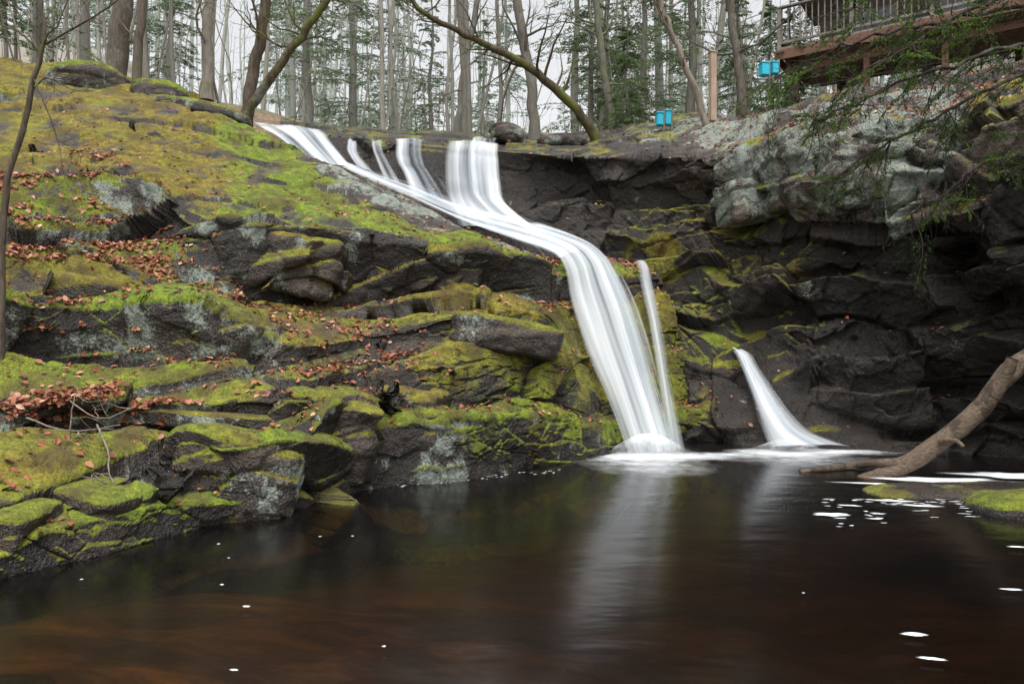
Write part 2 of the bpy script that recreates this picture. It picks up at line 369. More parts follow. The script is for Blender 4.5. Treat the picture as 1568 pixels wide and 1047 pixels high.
mask=np.stack([moss*(1-.45*cav),tint,lich*(1-.6*cav),np.clip(wet,0,1)],1)
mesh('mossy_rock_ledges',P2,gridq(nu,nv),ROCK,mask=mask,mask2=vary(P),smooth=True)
LP,LN,LLEAF=P2,n1,leafy
if (LN[:,2].mean()<0): LN=-LN
# ---- right cliff and head wall
rc=[
 cc(430,[(290,14.6),(280,15.6),(270,15.8),(262,16),(250,16.2),(235,16.4),(220,16.6),(208,16.8),(198,18),(180,22)]),
 cc(500,[(290,14.6),(280,15),(270,15.2),(262,15.3),(250,15.4),(235,15.5),(220,15.6),(210,15.7),(206,17),(190,22)]),
 cc(600,[(330,14.5),(320,14.8),(300,15),(285,15.1),(265,15.3),(250,15.4),(232,15.6),(218,15.7),(216,17),(200,22)]),
 cc(700,[(370,14.3),(350,14.8),(335,15),(310,15.15),(290,15.25),(265,15.4),(245,15.45),(228,15.5),(223,17),(205,22)]),
 cc(790,[(440,13.6),(420,14),(395,14.3),(365,14.6),(335,14.9),(300,15.1),(262,15.2),(234,15.0),(226,17),(205,22)]),
 cc(880,[(500,13.4),(470,13.8),(440,14.1),(400,14.4),(360,14.7),(310,15.0),(260,15.2),(240,14.8),(226,17),(205,22)]),
 cc(970,[(570,13),(540,13.4),(490,13.7),(440,14),(390,14.3),(330,14.6),(285,14.8),(242,14.4),(210,16),(195,21)]),
 cc(1060,[(690,11.9),(620,12.3),(550,12.8),(480,13.3),(410,13.6),(350,13.9),(300,14.0),(240,13.7),(198,15.5),(180,20)]),
 cc(1140,[(690,11.3),(610,11.9),(550,12.4),(470,12.6),(415,12.8),(380,13.2),(340,13.0),(235,12.9),(192,14.2),(175,18)]),
 cc(1230,[(690,11.0),(610,11.4),(530,11.8),(450,11.9),(400,12.1),(370,12.3),(340,11.7),(210,11.8),(182,12.8),(160,17)]),
 cc(1330,[(693,10.8),(600,11.1),(520,11.4),(450,11.5),(400,11.5),(368,11.8),(340,10.95),(195,11.0),(165,12.5),(135,16)]),
 cc(1430,[(694,10.6),(600,10.9),(520,11.0),(440,11.0),(400,11.0),(362,11.1),(325,10.6),(180,10.8),(155,12.5),(120,16)]),
 cc(1500,[(697,10.4),(600,10.4),(500,10.4),(420,10.2),(370,10.2),(320,10.1),(270,10.1),(165,10.4),(140,12),(108,16)]),
 cc(1600,[(705,9.8),(600,9.6),(500,9.4),(400,9.3),(340,9.2),(290,9.2),(230,9.3),(140,9.7),(108,12),(80,16)]),
 cc(1800,[(730,8.7),(620,8.5),(500,8.3),(400,8.2),(320,8.2),(260,8.2),(200,8.4),(110,8.8),(70,11),(40,16)]),
 cc(2200,[(800,6.6),(640,6.5),(500,6.4),(400,6.4),(300,6.5),(200,6.6),(100,6.8),(0,7.4),(-60,10),(-100,15)]),
]
rc=[addrows(c) for c in rc]
nu,nv=860,560
G,U,V=patch(rc,nu,nv,warp=(.14,.14),seed=6)
N0=gnorm(G)
if N0[...,1].mean()>0: N0=-N0
P=G.reshape(-1,3); n=N0.reshape(-1,3); u=U.ravel(); v=V.ravel()
px=np.interp(u,np.arange(16),np.array([430,500,600,700,790,880,970,1060,1140,1230,1330,1430,1500,1600,1800,2200.]))
wd=wdist(G)
amp=(.12+.88*sm(.15,.8,wd))*(.62+.38*sm(780,950,px))*(1-.6*sm(7.5,8.3,v))
ds=rockdisp(P,23,RR,1.35,(1.5,1.3,.9),bed=.9,s2=(.5,.45,.36),ang=1.15,wp=.25)
ds=ds*(1.+.3*sm(1050,1300,px))
P2=P+n*(ds*amp)[:,None]
N1=gnorm(P2.reshape(nu,nv,3))
if N1[...,1].mean()>0: N1=-N1
n1=N1.reshape(-1,3); nz=n1[:,2]; lf=fbm(P*.7,3,78)
reg=.38+.85*sm(940,1000,px)*sm(1280,1200,px)*sm(2.6,3.3,v)*sm(7.6,6.6,v)-.1*sm(8.4,9,v)*sm(1000,1100,px)+.5*sm(1440,1540,px)*sm(5,7,v)*sm(9.5,8.5,v)
upw=np.maximum(sm(.2,.7,nz),.4*sm(0.05,.4,lf))
moss=np.clip(reg*upw+.14*lf-.08*sm(1200,1300,px)*sm(7,6,v),0,1)
tint=np.clip(.5+.6*lf+.8*fbm(P*1.1,3,91),0,1)
lich=sm(6.3,7.2,v)*sm(9.9,9.2,v)*sm(1040,1110,px)*sm(1520,1450,px)*.95+.55*sm(8,8.6,v)*sm(940,1000,px)*sm(1200,1100,px)-.1
lich=np.clip(lich+.4*lf,-.3,1.15)
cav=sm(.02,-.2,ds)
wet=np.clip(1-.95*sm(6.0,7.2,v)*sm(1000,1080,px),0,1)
wet=np.clip(wet*.93+.6*cav,0,1); lich=lich-.35*cav  # cliff crevices get painted occlusion shade on top of the wet tone
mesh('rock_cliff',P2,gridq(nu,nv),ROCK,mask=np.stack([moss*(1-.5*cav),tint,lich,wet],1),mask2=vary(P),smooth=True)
RP,RN,RV,RPX=P2,n1,v,px
if RN[:,2].mean()<0: RN=-RN
# ------------------------------------------------------------------ boulders
import bmesh
def ico(k):
    b=bmesh.new(); bmesh.ops.create_icosphere(b,subdivisions=k,radius=1.)
    V_=np.array([x.co[:] for x in b.verts]); Fc=np.array([[q.index for q in f.verts] for f in b.faces]); b.free(); return V_,Fc
ICO={k:ico(k) for k in(5,6)}
def boulder(name,c,size,ry=0,rz=0,rx=0,seed=1,moss=.6,tint=.6,lich=.4,wet=0.,k=5,pw=6.,da=.55,bed=.5,ang=.7):
    V0,Fc=ICO[k]
    r=(np.abs(V0)**pw).sum(1)**(1/pw); S=V0/r[:,None]*np.array(size)/2
    a,b_,g=math.radians(rx),math.radians(ry),math.radians(rz)
    R=np.array([[math.cos(g),-math.sin(g),0],[math.sin(g),math.cos(g),0],[0,0,1]])@rot(a,b_)
    W=S@R.T+c
    nn=V0@R.T
    sc_=min(size); W=W+nn*(rockdisp(W+seed*7.7,seed,RL,.6,bed=bed,ang=ang)*min(1,da*sc_*1.3))[:,None]
    e1=W[Fc[:,1]]-W[Fc[:,0]]; e2=W[Fc[:,2]]-W[Fc[:,0]]; fn=np.cross(e1,e2); nm=np.zeros_like(W)
    for j in range(3): np.add.at(nm,Fc[:,j],fn)
    nm/=np.linalg.norm(nm,axis=1,keepdims=True)+1e-9
    lf=fbm(W*.9,3,seed)
    ms=np.clip(moss*np.maximum(sm(0.15,.6,nm[:,2]),.2)+.15*lf,0,1)
    mk=np.stack([ms,np.clip(tint+.8*lf,0,1),np.full(len(W),lich)+.3*lf,np.clip(wet+.6*sm(.4,-.1,nm[:,2])*(lich<.75),0,1)],1)  # last channel: wetness plus shade painted on steep and down-facing sides
    mesh(name,W,Fc,ROCK,mask=mk,mask2=vary(W),smooth=True)
B=[((100,455,8.9),(1.4,1.0,.55),8,0,1.1,.75,.2,6),((300,530,8.85),(1.8,1.2,.85),6,-6,.7,.6,.7,6),((300,635,7.75),(1.9,1.1,.22),5,5,1.,.7,.7,6),
 ((500,672,8.15),(1.05,1.0,1.05),8,12,.8,.6,.2,6),((628,662,8.95),(1.05,1.1,1.25),6,-14,.8,.7,.2,6),((145,762,5.95),(.75,.6,.24),10,-15,1.1,.5,.2,5),((20,825,5.35),(.5,.6,.5),5,0,1.,.5,.2,5),
 ((355,735,6.95),(1.1,.8,.8),14,20,1.,.5,.4,6),((770,515,10.0),(1.5,1.0,.5),10,10,1.1,.6,.2,5),((650,415,11.0),(1.9,1.0,.7),9,-3,.75,.6,.1,6),((430,408,10.45),(1.9,1.2,.95),8,4,.8,.6,.4,6)]
for i,(c,s,ry,rz,mo,ti,li,k_) in enumerate(B):
    boulder('mossy_boulder',img_pt(*c),s,ry=ry,rz=rz,seed=i+3,moss=mo,tint=ti,lich=li,k=k_)
for i,(c,s,ry,rz,mo,ti,li) in enumerate([((138,132,17),(1.8,1.4,.9),3,10,1.1,.4,.4),((245,150,16.5),(1.2,1,.7),0,30,1.1,.1,.1),((310,172,15.6),(2.0,1.0,.35),12,0,1.,.3,.3),((776,207,18),(.85,.7,.5),5,20,.1,.5,.9),((860,222,17.5),(1.2,.9,.3),2,0,.4,.8,.5)]):
    boulder('forest_boulder',img_pt(*c),s,ry=ry,rz=rz,seed=i+33,moss=mo,tint=ti,lich=li,k=5,pw=3,bed=.2)
for i,(c,s,ry,rz,mo,ti,li) in enumerate([((1150,308,12.95),(1.05,.9,.75),-8,8,.3,.5,.9),((1335,268,11.5),(1.7,1.1,1.4),-3,-4,.4,.5,.75),((1225,262,12.15),(.9,1.,1.2),-4,6,.4,.5,.75),((1430,262,11.15),(.9,.9,1.3),2,6,.5,.5,.6)]):
    boulder('cliff_block',img_pt(*c),s,ry=ry,rz=rz,seed=i+53,moss=mo,tint=ti,lich=li,k=6,wet=.1,bed=.4,pw=8.,da=.7,ang=1.2)
for i,(c,s,mo) in enumerate([((1490,757,7.9),(2.3,.75,.2),.35),((1590,790,7.0),(1.2,.8,.45),1.),((10,1058,3.5),(.4,.25,.1),.1),((1180,690,11.3),(.6,.4,.3),.2)]):
    boulder('shore_rock',img_pt(*c),s,rz=0 if i else 4,seed=i+73,moss=mo,tint=.3,lich=.1,k=5,pw=3.5,wet=.7,da=.5,bed=.3)
# ------------------------------------------------------------------ ground
def H(x,y):
    y_=np.maximum(y,15.5)
    c=5.75+.40*np.clip(y_-17,-3,5)+.07*np.clip(y_-22,0,70)
    l_=np.clip(-x-4.5,0,60)*.2+np.clip(-x-3+.12*(y_-22),0,80)*np.clip(y_-22,0,40)*.0065
    r_=np.clip(x-5,0,60)*.12+np.clip(x-7,0,80)*np.clip(y_-19,0,40)*.009
    z=c+np.minimum(l_,16)+np.minimum(r_,14)
    q=np.stack([x*.25,y*.25,0*x],1); z=z+.35*fbm(q,3,9)
    far=sm(150,500,np.sqrt(x*x+y*y)); z=z*(1-far)+12*far
    inside=sm(17.2,15.2,y)*sm(-1.35,-1.1,x/np.maximum(y+2,1.))*sm(1.75,1.45,x/np.maximum(y+1,1.))*sm(-8,-4,y)
    bed=-.95+.6*sm(2.5,-3.5,x)*sm(9,4.5,y)+.10*fbm(np.stack([x*1.2,y*1.2,0*x],1),3,4)
    zz=np.where(y<-4,.8,z*sm(-6,15,y)+.8*(1-sm(-6,15,y)))
    return zz*(1-inside)+bed*inside
t=np.linspace(-1,1,520); ax=(np.sinh(t*6.2)/np.sinh(6.2))*900
ay=(np.sinh(np.linspace(-1,1,520)*6.2)/np.sinh(6.2))*900+12
X,Y=np.meshgrid(ax,ay,indexing='ij'); Z=H(X.ravel(),Y.ravel())
mesh('ground',np.stack([X.ravel(),Y.ravel(),Z],1),gridq(520,520),GROUND)
xs=np.linspace(-11,11,60); ys=np.linspace(-4,14.2,60); X,Y=np.meshgrid(xs,ys,indexing='ij')
mesh('pool_water',np.stack([X.ravel(),Y.ravel(),0*X.ravel()],1),gridq(60,60),WATER)
# ------------------------------------------------------------------ falling water
def ribbon(name,lines,mat,nu=90,nv=60,bulge=.12,off=.05,parent=None,seed=0,crop=(0,1),ef=.12,top=True,bf=(1,1),wig=0.):
    A=np.array([[a*(1-crop[0])+b*crop[0],a*(1-crop[1])+b*crop[1]] for a,b in lines])
    tt=np.linspace(0,len(A)-1,nu); E=catm(A,tt)
    s_=np.linspace(0,1,nv)
    G=E[:,None,0]*(1-s_[None,:,None])+E[:,None,1]*s_[None,:,None]
    n_=gnorm(G)
    if n_[...,1].mean()>0: n_=-n_
    w=np.linalg.norm(E[:,1]-E[:,0],axis=1)
    ln=np.concatenate([[0],np.cumsum(np.linalg.norm(np.diff(E.mean(1),axis=0),axis=1))])
    SU=np.tile(s_,(nu,1)); bb=np.interp(np.linspace(0,1,nu),np.linspace(0,1,len(bf)),bf)
    rip=vn(np.stack([SU.ravel()*5,np.repeat(ln*.35,nv),np.full(nu*nv,seed+.5)],1),seed).reshape(nu,nv)
    rip2=vn(np.stack([SU.ravel()*14,np.repeat(ln*.4,nv),np.full(nu*nv,seed+.5)],1),seed+4).reshape(nu,nv)
    G=G+n_*(off+bulge*(w*bb)[:,None]*.8*np.sin(np.pi*SU)+.05*rip+.012*rip2)[...,None]
    en=.5+.5*vn(np.stack([np.repeat(ln*1.6,nv)*max(wig,.3),(SU>.5).ravel()*5.,np.full(nu*nv,seed+.5)],1),seed+9).reshape(nu,nv)
    edge=np.clip((np.minimum(SU,1-SU)-wig*.16*en)/ef,0,1); edge=edge*edge*(3-2*edge)
    dn=edge*(np.clip(ln/.5,0,1)[:,None] if top else 1)
    uv=np.stack([(SU*(w.mean())+seed*3.1).ravel(),np.repeat(ln,nv)],1)
    return mesh(name,G.reshape(-1,3),gridq(nu,nv),mat,fl=dn.ravel(),uv=uv,parent=parent)
def empty(name):
    e=bpy.data.objects.new(name,None); sc.collection.objects.link(e); return e
wf=empty('waterfall')
ribbon('chute',chute,FALL,200,70,.03,.05,wf,1,ef=.32,bf=(.3,.3,.6),wig=.5)
ribbon('main_drop',drop,FALL,180,100,.14,.06,wf,2,ef=.32,bf=(.1,.5,1.,1.,.8,.6),wig=.4)
ribbon('main_drop_core',drop,FALL,160,80,.16,.11,wf,11,crop=(.3,.95),ef=.5,bf=(.1,.5,1.,1.,.8,.6))
ribbon('spill_veil',spill,VEIL,80,50,.05,.04,wf,13,ef=.3)
ribbon('upper_drop',upper,FALL,120,80,.04,.08,wf,3,ef=.2,wig=.3)
ribbon('upper_drop_core',upper,VEIL,120,80,.10,.13,wf,4,crop=(.3,1),ef=.4)
ribbon('middle_cascade',midc,FALL,80,60,.05,.10,wf,5,ef=.35,wig=.4)
ribbon('left_cascade',leftc,FALL,80,90,.0,.08,wf,6,ef=.15,wig=.4)
ribbon('tier_cascade',tier,FALL,60,40,.05,.08,wf,14,ef=.5)
ribbon('tier_trickle',tier2,VEIL,60,30,.05,.08,wf,15,ef=.35)
ribbon('side_veil',side,FALL,120,40,.15,.06,wf,7,ef=.45,wig=.2)
wf2=empty('small_waterfall')
ribbon('small_drop',small,FALL,140,60,.08,.06,wf2,9,ef=.45,wig=.2)
ribbon('small_drop_core',small,FALL,140,60,.11,.09,wf2,10,crop=(.1,.75),ef=.5)
def blob(parts,c,rx,ry,ang=0,seed=0,z=.008,soft=1.,irr=.35):
    nr,na=10,44; a=np.linspace(0,2*np.pi,na,endpoint=False); r=np.linspace(0,1,nr)
    R_,A_=np.meshgrid(r,a,indexing='ij')
    ir=1+irr*fbm(np.stack([np.cos(A_).ravel()*1.6,np.sin(A_).ravel()*1.6,np.full(R_.size,seed*1.7)],1),3,seed).reshape(R_.shape)*2
    x=R_*ir*np.cos(A_)*rx; y=R_*ir*np.sin(A_)*ry
    X_=c[0]+x*math.cos(ang)-y*math.sin(ang); Y_=c[1]+x*math.sin(ang)+y*math.cos(ang)
    V_=np.stack([X_.ravel(),Y_.ravel(),np.full(X_.size,z)],1)
    i=np.arange(nr*na).reshape(nr,na); j=np.roll(i,-1,axis=1)
    Q=np.stack([i[:-1].ravel(),j[:-1].ravel(),j[1:].ravel(),i[1:].ravel()],1)
    parts.append((V_,Q,(np.clip((1-R_)*soft,0,1)).ravel()))
def flush(name,parts,mat,parent=None,smooth=True):
    Vs,Qs,Ds=[],[],[];o=0
    for a,b,c in parts: Vs.append(a);Qs.append(b+o);Ds.append(c);o+=len(a)
    return mesh(name,np.concatenate(Vs),np.concatenate(Qs),mat,fl=np.concatenate(Ds),parent=parent,smooth=smooth)
pp=[]
for b,e,rx,ry,so in [(990,699,.95,.65,1.3),(1050,699,1.0,.45,1.0),(1120,697,.8,.28,.8),(1205,695,.95,.55,1.3),(1275,693,1.15,.4,1.1),(1360,691,.9,.25,.9),(1000,714,.95,.9,.5),(1230,706,1.0,.7,.45)]:
    blob(pp,onwater(b,e),rx,ry,0,int(b),z=.006+.003*len(pp),soft=so,irr=.2)
def dome(parts,c,rx,ry,hz_,soft,k=.85):
    blob(parts,c,rx,ry,0,int(c[0]*7),z=.0,soft=soft,irr=.15); V_,Q,D=parts.pop(); r=np.repeat(np.linspace(0,1,10),44); V_[:,2]=.03+hz_*(1-r**2)**2; parts.append((V_,Q,D*k))
dome(pp,onwater(993,694),.68,.3,.26,1.1,.72); dome(pp,onwater(1205,692),.6,.25,.16,1.,.65)
flush('splash_foam',pp,FOAM)
pp=[]
k=0
for b,e,rx,ry,so in [(1440,738,.85,.22,3.),(1540,730,.7,.22,3.),(1375,748,.35,.1,3.),(1275,791,.17,.07,4.),(1300,777,.12,.03,3.),(1340,798,.07,.02,3.),(1370,770,.25,.05,2.),(1410,778,.2,.04,2.),(1400,978,.07,.035,3.),(1428,1016,.08,.02,3.),(1547,908,.08,.02,3.),(1558,842,.08,.02,3.),(340,901,.013,.012,4.),(377,935,.025,.014,4.),(358,1034,.022,.01,4.),(125,893,.013,.01,4.),(335,838,.014,.01,4.),(350,860,.01,.008,4.),(540,826,.014,.01,4.),(588,998,.009,.01,4.),(490,827,.014,.008,4.),(1230,915,.01,.008,4.),(1350,745,.5,.06,2.)]:
    blob(pp,onwater(b,e),rx,ry,-.2,k,z=.022+.0005*k,soft=so); k+=1
for i in range(60):
    tq=rs.rand(); b=600+tq*260+rs.randn()*4; e=742-tq*24+rs.rand()*6
    blob(pp,onwater(b,e),.010+.015*rs.rand(),.007+.006*rs.rand(),0,i,z=.01,soft=4.)
for i in range(70):
    b=1260+rs.rand()*250; e=765+rs.rand()*50*rs.rand(); blob(pp,onwater(b,e),.02+.05*rs.rand(),.006+.01*rs.rand(),-.15,i+90,z=.012,soft=3.)
flush('floating_foam',pp,FOAM)
# ------------------------------------------------------------------ tubes
class T:
    def __init__(s): s.V=[];s.Q=[];s.o=0
    def add(s,p,r,k=5):
        p=np.asarray(p,float); n_=len(p); r=np.asarray(r,float)
        t=np.gradient(p,axis=0); t/=np.linalg.norm(t,axis=1,keepdims=True)+1e-9
        up=np.array([.31,.17,.93])
        if abs((t.mean(0)*up).sum())>.85: up=np.array([1.,.2,.1])
        a=np.cross(t,up); a/=np.linalg.norm(a,axis=1,keepdims=True)+1e-9; b=np.cross(t,a)
        th=np.linspace(0,2*np.pi,k,endpoint=False)
        V_=p[:,None]+r[:,None,None]*(a[:,None]*np.cos(th)[None,:,None]+b[:,None]*np.sin(th)[None,:,None])
        i=np.arange(n_*k).reshape(n_,k)+s.o; j=np.roll(i,-1,1)
        s.Q.append(np.stack([i[:-1].ravel(),j[:-1].ravel(),j[1:].ravel(),i[1:].ravel()],1)); s.V.append(V_.reshape(-1,3)); s.o+=n_*k
    def out(s,name,mat,parent=None): return mesh(name,np.concatenate(s.V),np.concatenate(s.Q),mat,parent=parent)
def unit(a): return a/(np.linalg.norm(a)+1e-9)
def grow(tb,p,d,Ln,r,lvl,up=.08,nsub=4,wig=.22,k=4):
    n_=6 if lvl>0 else 4; pts=[p]; d=unit(d); dd=[d]
    for i in range(n_):
        d=unit(d+rs.randn(3)*wig+np.array([0,0,up])); pts.append(pts[-1]+d*Ln/n_); dd.append(d)
    rr=np.linspace(r,r*.25,n_+1); tb.add(pts,rr,k)
    if lvl>0:
        for j in range(nsub):
            i=rs.randint(1,n_+1); q=unit(dd[i]+unit(rs.randn(3))*.9)
            grow(tb,pts[i],q,Ln*(.35+.3*rs.rand()),max(rr[i]*.55,.003),lvl-1,up,nsub,wig,3)
def interp_path(pts,m=4):
    A=np.array(pts); return catm(A,np.linspace(0,len(A)-1,(len(A)-1)*m+1))
def path_tree(name,pts,r0,r1,mat,nb=8,Lb=1.2,lvl=2,rough=.02,k=8,bfrom=.25,up=.08,extra=None,nsub=4):
    tb=T(); A=interp_path(pts,5); A=A+rs.randn(*A.shape)*rough*np.array([1,1,.3]); A[0]=pts[0]-np.array([0,0,.25])
    rr=np.linspace(r0,r1,len(A)); rr[0]*=1.35; rr[1]*=1.15; tb.add(A,rr,k)
    for j in range(nb):
        i=int(len(A)*(bfrom+(1-bfrom)*rs.rand()*.98)); i=min(i,len(A)-2); d=unit(A[i+1]-A[i])
        q=unit(rs.randn(3)*np.array([1,.8,.5])+d*.5+np.array([0,0,.2])); grow(tb,A[i],q,Lb*(.5+.7*rs.rand()),max(rr[i]*.38,.006),lvl,up,nsub)
    if extra:
        for e_,ra,rb in extra:
            E=interp_path(e_,4); tb.add(E,np.linspace(ra,rb,len(E)),5)
            for j in range(6):
                i=rs.randint(1,len(E)-1); grow(tb,E[i],unit(unit(E[i+1]-E[i])+rs.randn(3)*.6),Lb*.5,max(rb*.7,.004),1,up,3)
    return tb.out(name,mat)
def pth(*a): return [img_pt(*q) for q in a]
path_tree('leaning_mossy_tree',pth((915,214,17),(882,168,16.8),(822,112,16.6),(762,77,16.4),(700,47,16.2),(640,12,16),(590,-60,16)),.12,.04,BARKM,14,1.8,2)
path_tree('pale_birch_tree',pth((1088,208,15),(1062,130,15),(1032,60,15),(1008,-10,15),(990,-90,15)),.075,.045,BARKP,8,1.3,2)
path_tree('bare_tree',pth((820,218,21),(812,120,21),(798,40,21),(785,-60,21),(770,-200,21)),.16,.11,BARK,8,2.5,2)
path_tree('bare_tree',pth((176,150,18.5),(182,60,18.5),(190,-40,18.5),(195,-200,18.5)),.27,.22,BARK,5,2.5,2)
path_tree('bare_tree',pth((208,158,18),(214,60,18),(218,-40,18),(225,-200,18)),.12,.09,BARK,6,2.0,2)
path_tree('leaning_mossy_tree',pth((368,190,16),(400,142,16),(440,82,16),(472,40,16),(505,-10,16),(540,-90,16)),.11,.06,BARKM,14,1.6,2)
path_tree('bare_tree',pth((375,192,16.6),(388,110,16.6),(402,40,16.6),(412,-60,16.6),(415,-200,16.6)),.14,.1,BARK,6,2,2)
path_tree('bare_tree',pth((316,140,20),(318,60,20),(320,-40,20),(322,-200,20)),.15,.12,BARKP,6,2,2)
path_tree('bare_tree',pth((700,200,26),(712,100,26),(728,20,26),(745,-80,26)),.12,.09,BARK,8,2,2)
path_tree('bare_tree',pth((1140,190,19),(1130,100,19),(1118,0,19),(1110,-90,19)),.12,.08,BARK,8,2,2)
path_tree('bare_tree',pth((940,205,22),(925,110,22),(915,20,22),(905,-80,22)),.12,.09,BARKM,8,2,2)
path_tree('bare_sapling',pth((0,512,7.2),(8,300,7.2),(35,200,7.2),(52,120,7.2),(68,60,7.2),(62,0,7.2),(50,-60,7.2)),.034,.014,BARK,5,.7,2,rough=.006,k=6,bfrom=.55,
  extra=[(pth((66,70,7.2),(110,45,7.2),(150,22,7.1),(195,-10,7.0)),.012,.006),(pth((52,120,7.2),(75,175,7.1),(88,215,7.1),(95,250,7.0)),.01,.004),(pth((62,80,7.2),(30,50,7.2),(5,40,7.3),(-40,20,7.3)),.011,.006),(pth((45,150,7.2),(70,120,7.3),(120,140,7.4),(160,120,7.4)),.008,.003)])
tb=T(); tb2=T()
for i in range(270):
    y=24+rs.rand()**1.1*75; x=(rs.rand()*1.7-.85)*y
    if 30<y and abs(x/y-.045)<.05 and rs.rand()<.8: continue
    z=H(np.array([x]),np.array([y]))[0]; h=13+rs.rand()*10; r=.05+.12*rs.rand()**1.8
    ln=rs.randn(2)*.9*(rs.rand()<.4)+rs.randn(2)*.25
    n_=7; A=np.array([[x+ln[0]*(q/n_)**1.2*2+rs.randn()*.08,y+ln[1]*q/n_,z-.3+h*q/n_] for q in range(n_+1)])
    rr=np.linspace(r,r*.35,n_+1); tt=tb if rs.rand()<.65 else tb2; tt.add(A,rr,6)
    for j in range(8 if y<50 else 5):
        f=.12+.85*rs.rand(); q=f*n_; a=int(q); p=A[a]*(1-(q-a))+A[min(a+1,n_)]*(q-a)
        th=rs.rand()*6.28; grow(tt,p,np.array([math.cos(th),math.sin(th),.35]),h*.14*(.5+rs.rand()),r*.28,1 if y>35 else 2,.08,3)
for i in range(230):
    y=19+rs.rand()*35; x=(rs.rand()*1.7-.85)*y
    if abs(x)<4 and y<21: continue
    z=H(np.array([x]),np.array([y]))[0]; grow(tb if rs.rand()<.5 else tb2,np.array([x,y,z-.1]),np.array([rs.randn()*.15,rs.randn()*.1,1]),3+rs.rand()*5,.015+.025*rs.rand(),2,.12,3,.12)
df=empty('distant_forest'); tb.out('grey_trunks',BARK,df); tb2.out('pale_trunks',BARKP,df)
# ------------------------------------------------------------------ hemlocks
def sprays(path,wid,nq,ql,qw,droop=.15):
    A=np.asarray(path); m=len(A); t=rs.rand(nq)**.8*(m-1.001); i=t.astype(int); f=(t-i)[:,None]
    p=A[i]*(1-f)+A[i+1]*f; ax=A[i+1]-A[i]; ax/=np.linalg.norm(ax,axis=1,keepdims=True)+1e-9
    lat=np.cross(ax,[0,0,1.]); lat/=np.linalg.norm(lat,axis=1,keepdims=True)+1e-9
    tw=t/(m-1); w=wid*(1-tw*.75)*np.sqrt(rs.rand(nq)); sg=np.where(rs.rand(nq)<.5,-1.,1.)
    c=p+lat*(w*sg)[:,None]+ax*(w*.6)[:,None]; c[:,2]-=w*droop*1.5+rs.rand(nq)*.02
    d=lat*sg[:,None]*.8+ax*.7+rs.randn(nq,3)*.35; d/=np.linalg.norm(d,axis=1,keepdims=True)
    s_=np.cross(d,np.array([0,0,1.])+rs.randn(nq,3)*.45); s_/=np.linalg.norm(s_,axis=1,keepdims=True)+1e-9
    l_=ql*(.6+.8*rs.rand(nq))[:,None]; w_=qw*(.6+.8*rs.rand(nq))[:,None]
    V_=np.stack([c-d*l_*.5,c+s_*w_*.5,c+d*l_*.5,c-s_*w_*.5],1)
    col=np.clip(.45+.3*rs.randn()*1.0+.22*rs.randn(nq),0,1)
    return V_.reshape(-1,3),np.repeat(col,4)
def hemlock_mesh(h,rad,nb,nq,ql,qw):
    tw=T(); VV=[];CC=[]
    A=np.array([[.05*rs.randn(),.05*rs.randn(),h*q/8] for q in range(9)]); tw.add(A,np.linspace(h*.016,.01,9),6)
    for j in range(nb):
        f=.12+.86*rs.rand(); th=rs.rand()*6.28; Lb=rad*(1.08-f)*(.55+.6*rs.rand()); z=h*f
        B_=[np.array([0,0,z])]; d=np.array([math.cos(th),math.sin(th),.15])
        for q in range(4): d=unit(d+np.array([0,0,-.13])+rs.randn(3)*.07); B_.append(B_[-1]+d*Lb/4)
        tw.add(B_,np.linspace(.02,.005,5),3)
        a,b=sprays(B_[0:],Lb*.3,int(nq*Lb/rad+10),ql,qw); VV.append(a);CC.append(b)
    V_=np.concatenate(VV); return tw,V_,np.concatenate(CC)
HT=[]
for k_ in range(4):
    tw,V_,C_=hemlock_mesh(8+2*k_,2.0+.3*k_,75,220,.15,.04)
    a=tw.out('trunk',BARK); b=mesh('needles',V_,np.arange(len(V_)).reshape(-1,4),NEEDLE,smooth=False,fl=C_)
    HT.append((a.data,b.data)); bpy.data.objects.remove(a); bpy.data.objects.remove(b)
def hemlock(x,y,s,k,z=None,parent=None):
    if z is None: z=H(np.array([float(x)]),np.array([float(y)]))[0]
    e=empty('hemlock_tree'); e.location=(x,y,z-.15); e.scale=(s,s,s); e.rotation_euler=(0,0,rs.rand()*6.28)
    for nm,me in zip(('trunk','needles'),HT[k]):
        o=bpy.data.objects.new(nm,me); sc.collection.objects.link(o); o.parent=e
    if parent: e.parent=parent
def hs(b,d,s,k): hemlock((b-784)/F*d,d,s,k)
for b,d,s,k in [(905,24,.75,1),(960,21,.5,0),(985,27,.9,2),(1060,24,.8,3),(1130,23,.6,1),(880,33,1.1,3),(540,34,1.2,2),(470,30,.9,3),(600,42,1.4,2),(260,32,1.0,1),(60,27,.9,2),(1180,27,.8,0),(740,46,1.3,1),(1010,36,1.3,3),(-20,22,.7,0),(1290,22,.8,2),(1420,24,.9,3),(1560,20,.8,1),(930,29,1.,2),(1210,19.5,.5,0),(660,36,1.1,1),(130,30,1.1,3)]:
    hs(b,d,s,k)
dh=empty('distant_hemlocks')
for i in range(64):
    y=42+rs.rand()*60; x=(rs.rand()*1.6-.8)*y
    if abs(x/y-.045)<.05: continue
    hemlock(x,y,1.3+rs.rand()*.9,rs.randint(4),parent=dh)
fh=empty('overhanging_hemlock'); tw=T(); VV=[];CC=[]
tw.add(interp_path(pth((1800,130,9.6),(1790,0,9.5),(1785,-150,9.4),(1780,-400,9.4)),4),np.linspace(.2,.14,13),10)
